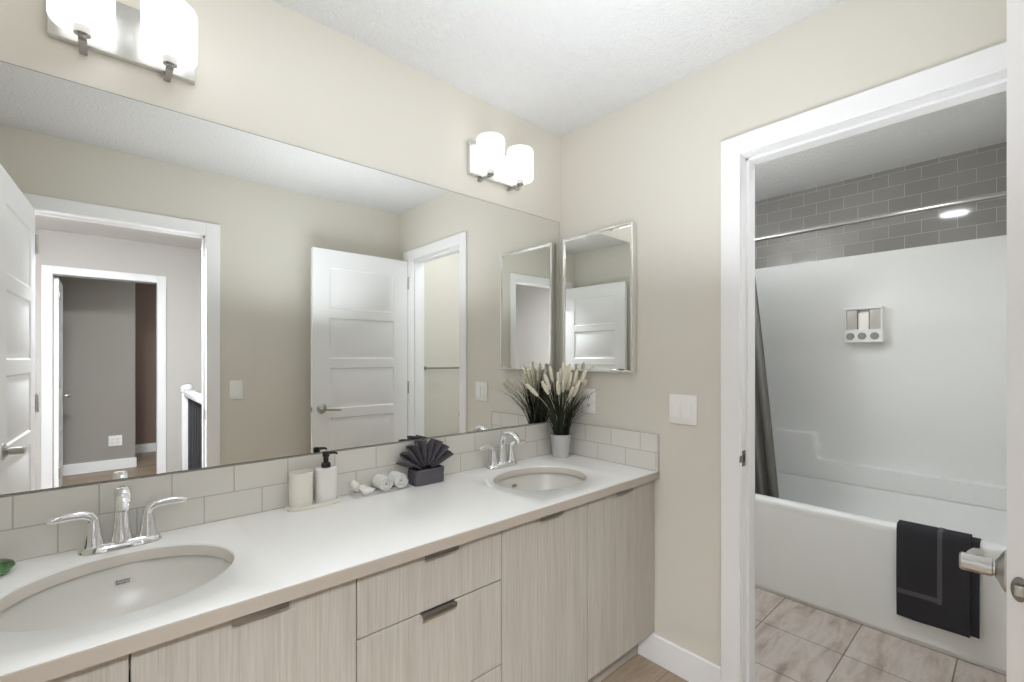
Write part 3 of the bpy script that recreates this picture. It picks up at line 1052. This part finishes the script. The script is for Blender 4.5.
# ------------------------------------------------------------------ potted grass
PX, PY = -0.094, -0.088
t = thing('potted_grass', 'silver bucket pot of dark grass with cream plumes in the counter corner', 'plant', (PX, PY, ZT))
b = MB()
b.lathe([(0.040, 0.0006), (0.042, 0.003), (0.041, 0.010), (0.0425, 0.013), (0.052, 0.104), (0.0545, 0.107), (0.0545, 0.111), (0.0515, 0.111), (0.0500, 0.104), (0.046, 0.085), (0.02, 0.085)], (0, 0, 0), 'z', 40)
obj('pot', b, M['pot'], t)
obj('soil', MB().lathe([(0.0465, 0.085), (0.048, 0.096), (0.030, 0.101), (0.002, 0.102)], (0, 0, 0), 'z', 28, cap0=False), M['soil'], t)

def clampxy(p):
    x, y = p[0] + PX, p[1] + PY
    lim = -0.050 if p[2] + ZT > 1.19 else -0.016
    return (min(x, lim) - PX, min(y, -0.016) - PY, p[2])

def blade_pts(rnd, a, lean, L, r0, droop):
    pts = []
    for i in range(9):
        s = i / 8
        rad = r0 + lean * L * (0.35 * s + 0.65 * s ** 2.3)
        z = 0.098 + L * (s - droop * s ** 3)
        pts.append(clampxy((rad * math.cos(a), rad * math.sin(a), z)))
    return pts
rnd = random.Random(11)
b = MB()
bm = b.bm
for k in range(260):
    a = rnd.uniform(0, 2 * PI)
    lean = abs(rnd.gauss(0, 0.30))
    L = rnd.uniform(0.18, 0.36)
    droop = 0.05 + lean * 0.35
    if rnd.random() < 0.12:
        lean = rnd.uniform(0.5, 0.8); L = rnd.uniform(0.22, 0.33); droop = 0.30
    pts = blade_pts(rnd, a, min(lean, 0.85), L, rnd.uniform(0, 0.036), droop)
    wv = rnd.uniform(0.0016, 0.0030)
    tw = rnd.uniform(0, PI)
    prev = None
    for i, p in enumerate(pts):
        w_ = wv * (1 - (i / 8) ** 3) + 0.0002
        dx, dy = math.cos(a + PI / 2 + tw * 0.4) * w_, math.sin(a + PI / 2 + tw * 0.4) * w_
        ox, oy = -math.sin(a + PI / 2 + tw * 0.4) * w_ * 0.35, math.cos(a + PI / 2 + tw * 0.4) * w_ * 0.35
        ring = [bm.verts.new((p[0] - dx, p[1] - dy, p[2])), bm.verts.new((p[0] + ox, p[1] + oy, p[2])),
                bm.verts.new((p[0] + dx, p[1] + dy, p[2])), bm.verts.new((p[0] - ox, p[1] - oy, p[2]))]
        if prev:
            for q in range(4):
                bm.faces.new((prev[q], prev[(q + 1) % 4], ring[(q + 1) % 4], ring[q]))
        prev = ring
obj('grass_blades', b, M['grass'], t, True, 80)
# plumes: (angle, lean, stem length, plume length)
pl = [(-2.7, 0.10, 0.21, 0.075), (-2.2, 0.22, 0.19, 0.085), (-1.5, 0.16, 0.20, 0.085), (-0.9, 0.22, 0.22, 0.080), (-0.5, 0.10, 0.255, 0.070), (3.0, 0.28, 0.20, 0.08),
      (2.2, 0.12, 0.24, 0.075), (0.8, 0.10, 0.23, 0.07), (-1.2, 0.30, 0.165, 0.085), (-1.9, 0.04, 0.26, 0.075), (3.4, 0.62, 0.185, 0.08), (3.15, 0.85, 0.175, 0.09), (-0.75, 0.52, 0.225, 0.075), (-1.8, 0.34, 0.14, 0.085), (-2.5, 0.45, 0.18, 0.075), (-1.0, 0.06, 0.20, 0.09), (-2.0, 0.18, 0.235, 0.085), (-0.6, 0.28, 0.20, 0.085), (-1.4, 0.10, 0.235, 0.085)]
for a, lean, L, PLn in pl:
    L += 0.045
    pts = blade_pts(rnd, a, lean * 0.8, L, 0.014, 0.04)
    bq = MB()
    bq.tube(pts, 0.0012, 6)
    e = Vector(pts[-1])
    dv = (e - Vector(pts[-2])).normalized()
    pp, rr = [], []
    for i in range(14):
        s = i / 13
        q = e + dv * (PLn * s) - dv * 0.004
        pp.append(clampxy(q))
        rr.append(0.0018 + 0.0080 * math.sin(PI * (0.12 + 0.80 * s)) ** 0.5 * rnd.uniform(0.8, 1.15))
    bq.tube(pp, rr, 10)
    obj('flower_plume', bq, M['plume'], t, True, 60)

# ------------------------------------------------------------------ tub room: surround tiles, tub, surround, curtain
ZR = 0.514
o = struct('wall_tub_tile', MB().box(XB, XB + 0.012, YO, 0.0, 1.948, H), M['tub_tile_y'], 'grey glossy subway tiles above the white tub surround', 'tile', False)
b = MB().box(TA + 0.03, XB, -0.010, 0.0, 1.948, H)
struct('wall_tub_tile_left', b, M['tub_tile_x'], 'grey subway tiles on the curtain end of the tub alcove', 'tile', False)
b = MB().box(TA + 0.03, XB, YO, YO + 0.010, 1.948, H)
struct('wall_tub_tile_right', b, M['tub_tile_x'], 'grey subway tiles on the far end of the tub alcove', 'tile', False)

def rrect(x0, x1, y0, y1, r, z, n=8):
    pts = []
    for cx, cy, a0 in ((x1 - r, y1 - r, 0), (x0 + r, y1 - r, PI / 2), (x0 + r, y0 + r, PI), (x1 - r, y0 + r, 1.5 * PI)):
        for k in range(n + 1):
            a = a0 + (PI / 2) * k / n
            pts.append((cx + r * math.cos(a), cy + r * math.sin(a), z))
    return pts
tx0, tx1, ty0, ty1 = TA, XB - 0.002, YO + 0.006, -0.006
b = MB()
b.loft([rrect(tx0 + 0.005, tx1, ty0, ty1, 0.006, 0.001), rrect(tx0 + 0.005, tx1, ty0, ty1, 0.006, 0.012), rrect(tx0 + 0.001, tx1, ty0, ty1, 0.006, 0.016), rrect(tx0 + 0.001, tx1, ty0, ty1, 0.006, 0.020), rrect(tx0 + 0.001, tx1, ty0, ty1, 0.006, ZR - 0.050),
        rrect(tx0 + 0.001, tx1, ty0, ty1, 0.006, ZR - 0.045), rrect(tx0, tx1, ty0, ty1, 0.006, ZR - 0.035), rrect(tx0, tx1, ty0, ty1, 0.006, ZR - 0.014),
        rrect(tx0 + 0.004, tx1 - 0.004, ty0 + 0.004, ty1 - 0.004, 0.010, ZR - 0.004), rrect(tx0 + 0.014, tx1 - 0.008, ty0 + 0.008, ty1 - 0.008, 0.014, ZR),
        rrect(tx0 + 0.062, tx1 - 0.096, ty0 + 0.06, ty1 - 0.06, 0.06, ZR), rrect(tx0 + 0.074, tx1 - 0.100, ty0 + 0.075, ty1 - 0.075, 0.07, ZR - 0.010),
        rrect(tx0 + 0.085, tx1 - 0.11, ty0 + 0.10, ty1 - 0.09, 0.09, ZR - 0.06), rrect(tx0 + 0.12, tx1 - 0.14, ty0 + 0.20, ty1 - 0.12, 0.12, 0.16),
        rrect(tx0 + 0.16, tx1 - 0.18, ty0 + 0.26, ty1 - 0.16, 0.12, 0.115)])
o = obj('bathtub', b, M['acrylic'], None, True, 50)
tag(o, 'white alcove bathtub with a flat apron and a charcoal towel on its rim', 'bathtub')
o2 = obj('drain', MB().lathe([(0.03, 0.0), (0.03, 0.003), (0.02, 0.004)], (1.38, -0.30, 0.1155), 'z', 24), M['chrome'], o)

t = thing('tub_surround', 'white moulded tub surround with a stepped ledge behind the bathtub', 'tub surround', (XB, YO / 2, ZR))
b = MB()
z0, z1 = 0.002, 1.946 - ZR
hy = abs(YO) / 2
b.box(-0.016, -0.001, -hy + 0.002, hy - 0.002, z0, z1, 0.003)
b.box(TA + 0.035 - XB, -0.016, hy - 0.014, hy - 0.002, z0, z1, 0.003)
b.box(TA + 0.035 - XB, -0.016, -hy + 0.002, -hy + 0.014, z0, z1, 0.003)
obj('wall_panels', b, M['acrylic'], t)
yo = YO / 2
za, zb_ = 0.806 - ZR, 0.634 - ZR
z0 = 0.0003
b = MB()
ys = -0.690 - yo
poly = [(hy - 0.016, z0), (hy - 0.016, za), (ys + 0.012, za), (ys, za - 0.012), (ys - 0.004, zb_ + 0.016), (ys - 0.018, zb_ + 0.001), (-hy + 0.016, zb_ - 0.012), (-hy + 0.016, z0)]
b.prism(poly, 'x', -0.015, -0.106, 0.009, 3)
obj('ledge', b, M['acrylic'], t, True, 30)

# three chamber dispenser
t = thing('shower_dispenser', 'white three button shower dispenser mounted on the tub surround', 'dispenser', (XB - 0.0165, -0.944, 1.392))
b = MB()
b.box(-0.012, -0.0005, -0.092, 0.092, 0.0, 0.212, 0.003)
b.box(-0.070, -0.0005, -0.094, 0.094, 0.205, 0.222, 0.004)
b.box(-0.066, -0.010, -0.092, -0.086, 0.078, 0.207, 0.002).box(-0.066, -0.010, 0.086, 0.092, 0.078, 0.207, 0.002)
obj('back_panel', b, M['white_plastic'], t)
# curved lower face
arc = [(-0.001, -0.094)]
for k in range(17):
    u = k / 16
    arc.append((-0.070 - 0.020 * math.sin(PI * u), -0.094 + 0.188 * u))
arc.append((-0.001, 0.094))
bq = MB().prism(arc, 'z', 0.004, 0.082, 0.004)
ff = obj('button_panel', bq, M['white_plastic'], t)
for k, y in enumerate((0.060, 0.0, -0.060)):
    u = (y + 0.094) / 0.188
    xx = -0.070 - 0.020 * math.sin(PI * u)
    bq = MB().lathe([(0.021, 0.003), (0.021, -0.004), (0.018, -0.007), (0.008, -0.0055)], (xx - 0.001, y, 0.040), 'x', 24)
    obj('button', bq, M['button'], ff)
for y in (0.058, 0.0, -0.058):
    bq = MB().box(-0.060 if y else -0.052, -0.0125, y - 0.027, y + 0.027, 0.083, 0.203 if y else 0.186, 0.004)
    obj('chamber', bq, M['clear_bin'] if y else M['white_plastic'], t)

# curtain rod with end flanges
t = thing('curtain_rod', 'straight chrome curtain rod across the tub below the grey tiles', 'curtain rod', (TA + 0.035, YO / 2, 1.976))
obj('rod', MB().tube([(0, -hy + 0.012, 0), (0, hy - 0.012, 0)], 0.0125, 20), M['rod'], t)
for s in (-1, 1):
    bq = MB().lathe([(0.034, 0.0), (0.034, -s * 0.004), (0.020, -s * 0.016), (0.015, -s * 0.024)], (0, s * (hy - 0.0105), 0), 'y', 24)
    obj('flange', bq, M['chrome'], t)

# curtain, gathered at the left end and hanging inside the tub
t = thing('shower_curtain', 'dark grey curtain gathered at the left end of the curtain rod', 'curtain', (TA + 0.035, -0.30, 1.976))
b = MB()
bm = b.bm
rows = []
NC = 110
for j in range(25):
    v = j / 24
    z = -0.030 - 1.55 * v
    y1 = -0.250 - 0.115 * v
    y0 = 0.262
    xc = 0.0 + 0.118 * min(1, v * 1.05) ** 0.8
    row = []
    for i in range(NC + 1):
        u = i / NC
        y = y0 + (y1 - y0) * u
        amp = (0.020 + 0.012 * v) * (1.0 if u < 0.93 else 0.6)
        row.append(bm.verts.new((xc + amp * math.sin(u * 9 * 2 * PI + 0.5 * math.sin(v * 3)), y + 0.006 * math.sin(u * 18 * PI), z)))
    rows.append(row)
for a, c in zip(rows, rows[1:]):
    for i in range(NC):
        bm.faces.new((a[i], a[i + 1], c[i + 1], c[i]))
co = obj('cloth', b, M['curtain'], t, True, 80)
sm = co.modifiers.new('thickness', 'SOLIDIFY')
sm.thickness = 0.0015
for k in range(10):
    y = 0.245 - 0.052 * k
    pts = [(0.019 * math.cos(2 * PI * q / 20), y, -0.008 + 0.022 * math.sin(2 * PI * q / 20)) for q in range(21)]
    obj('curtain_ring', MB().tube(pts, 0.0018, 8, False), M['chrome'], t)

# charcoal bath towel over the rim
t = thing('bath_towel', 'folded charcoal bath towel draped over the bathtub rim', 'towel', (TA, -1.335, ZR))
def drape(y0, y1, zf, zi, off, th, ny=18, wob=0.0):
    """sheet over the rim: front down to zf, inside down to zi (local to t)"""
    prof = []
    nf = 16
    for k in range(nf + 1):
        q = k / nf
        z_ = zf + (-0.018 - zf) * q
        prof.append((-off - 0.004 * math.sin(PI * min(1, (z_ + 0.398) / 0.38)), z_))
    for k in range(1, 9):
        a = PI - (PI / 2) * k / 8
        prof.append((0.014 - off + 0.014 * (1 + math.cos(a)) - 0.014, -0.018 + (0.018 + off) * math.sin(a)))
    prof.append((0.050, off))
    for k in range(1, 7):
        a = PI / 2 - (PI / 2) * k / 6
        prof.append((0.050 + (0.026 + off) * math.cos(a), off - 0.026 + 0.026 * math.sin(a)))
    for k in range(1, 7):
        prof.append((0.076 + off + 0.010 * k / 6, off - 0.026 + (zi - (off - 0.026)) * k / 6))
    b = MB()
    loops = []
    for i in range(ny + 1):
        u = i / ny
        y = y0 + (y1 - y0) * u
        l = []
        for n_, (px, pz) in enumerate(prof):
            hang = max(0.0, -pz) / 0.4
            l.append((px - 0.004 * math.sin(y * 26 + pz * 7) * hang - 0.016 * hang * max(0, -y / 0.12), y, pz + (-0.006 * math.sin(u * 5) if n_ == 0 else 0)))
        loops.append([b.bm.verts.new(p) for p in l])
    for a, c in zip(loops, loops[1:]):
        for k in range(len(a) - 1):
            b.bm.faces.new((a[k], a[k + 1], c[k + 1], c[k]))
    return b
def dr(name, m, *a, parent=None, th=0.008, off=0.007, **k):
    o = obj(name, drape(*a, off, th, **k), m, parent, True, 80)
    s = o.modifiers.new('thickness', 'SOLIDIFY')
    s.thickness = th
    s.offset = 0
    return o
dr('under_layer', M['char_towel'], 0.118, -0.150, -0.392, -0.16, parent=t, off=0.006, th=0.008)
fl = dr('outer_layer', M['char_towel'], 0.122, -0.122, -0.398, -0.20, parent=t, off=0.0155, th=0.0085, wob=0.004)
# woven bands on the outer layer
b = drape(-0.018, -0.034, -0.292, -0.10, 0.0208, 0.002, 4)
bo = obj('woven_band', b, M['char_band'], fl, True, 80, label='lighter woven border band')
s = bo.modifiers.new('thickness', 'SOLIDIFY'); s.thickness = 0.0014; s.offset = 0
b = MB()
bm = b.bm
prev = None
for i in range(13):
    u = i / 12
    y = 0.122 - 0.156 * u
    r_ = []
    for z in (-0.292, -0.272):
        hang = -z / 0.4
        px = -0.0208 - 0.004 * math.sin(PI * (z + 0.398) / 0.38) - 0.004 * math.sin(y * 26 + z * 7) * hang - 0.016 * hang * max(0, -y / 0.12)
        r_.append(bm.verts.new((px, y, z)))
    if prev:
        bm.faces.new((prev[0], prev[1], r_[1], r_[0]))
    prev = r_
bo = obj('woven_band', b, M['char_band'], fl, True, 80, label='lighter woven border band')
s = bo.modifiers.new('thickness', 'SOLIDIFY'); s.thickness = 0.0018; s.offset = 0

# towel bar on the tub room side wall
t = thing('towel_bar', 'brushed metal towel bar seen in the mirror through the tub doorway', 'towel bar', (0.50, YO, 1.212))
obj('bar', MB().tube([(-0.30, 0.058, 0), (0.30, 0.058, 0)], 0.008, 16), M['nickel'], t)
for s in (-1, 1):
    b = MB().lathe([(0.026, 0.0008), (0.026, 0.006), (0.013, 0.014), (0.011, 0.058), (0.011, 0.068)], (s * 0.292, 0, 0), 'y', 24)
    obj('post', b, M['nickel'], t)

# ------------------------------------------------------------------ hall railing
t = thing('stair_railing', 'white topped railing with black balusters in the hall, seen in the mirror', 'railing', (-1.15, -3.0, 0))
b = MB()
b.box(-0.045, 0.045, -0.95, -0.86, 0.0, 0.965, 0.004).box(-0.055, 0.055, -0.96, -0.85, 0.965, 0.985, 0.006)
b.lathe([(0.045, 0.985), (0.055, 1.0), (0.05, 1.02), (0.03, 1.035), (0.004, 1.04)], (0, -0.905, 0), 'z', 20)
obj('newel_post', b, M['trim_dimmed'], t)
obj('handrail', MB().box(-0.035, 0.035, -0.86, 1.09, 0.925, 0.985, 0.012, 3), M['trim_dimmed'], t)
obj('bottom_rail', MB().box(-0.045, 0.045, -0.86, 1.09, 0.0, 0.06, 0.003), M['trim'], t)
for k in range(19):
    y = -0.78 + k * 0.098
    obj('baluster', MB().box(-0.008, 0.008, y - 0.008, y + 0.008, 0.06, 0.925), M['baluster'], t)

# ------------------------------------------------------------------ ceiling lamps out of view; all but the fan light are added fill
def ceiling_lamp(label, loc, r, drop, m):
    t = thing('ceiling_light', label, 'lamp', loc, 0, 'flush ceiling lights')
    obj('rim', MB().lathe([(r * 0.8, -0.0006), (r + 0.012, -0.0006), (r + 0.012, -0.020), (r, -0.022)], (0, 0, 0), 'z', 40), M['nickel'], t)
    prof = [(r, -0.022)]
    for k in range(1, 9):
        a = (PI / 2) * k / 8
        prof.append((max(0.003, r * math.cos(a)), -0.022 - (drop - 0.022) * math.sin(a)))
    obj('diffuser', MB().lathe(prof, (0, 0, 0), 'z', 40, cap0=False), m, t)
    return t
ceiling_lamp('added flush fill light of the vanity room, out of view', (-1.45, -0.58, H), 0.17, 0.085, M['fill_room'])
t = thing('fill_pendant', 'white globe fill light added in the tub room, left of the doorway', 'lamp', (0.36, -0.22, H))  # unseen globe, added as fill light
obj('canopy', MB().lathe([(0.055, -0.0006), (0.055, -0.012), (0.02, -0.022), (0.008, -0.024)], (0, 0, 0), 'z', 28), M['nickel'], t)
obj('stem', MB().lathe([(0.006, -0.02), (0.006, -0.235)], (0, 0, 0), 'z', 14), M['nickel'], t)
gp = [(0.003, -0.232)] + [(0.11 * math.sin(PI * k / 16), -0.342 + 0.11 * math.cos(PI * k / 16)) for k in range(1, 16)] + [(0.003, -0.452)]
obj('globe', MB().lathe(gp, (0, 0, 0), 'z', 32), M['fill_tub'], t)
ceiling_lamp('small flush fan light of the tub room', (0.42, -1.24, H), 0.085, 0.030, M['dome_fan'])
ceiling_lamp('added flush fill light of the hall, out of view', (-1.95, -2.25, H), 0.24, 0.085, M['fill_hall'])
ceiling_lamp('added flush fill light of the bedroom, out of view', (-0.6, -5.2, H), 0.17, 0.085, M['fill_bed'])
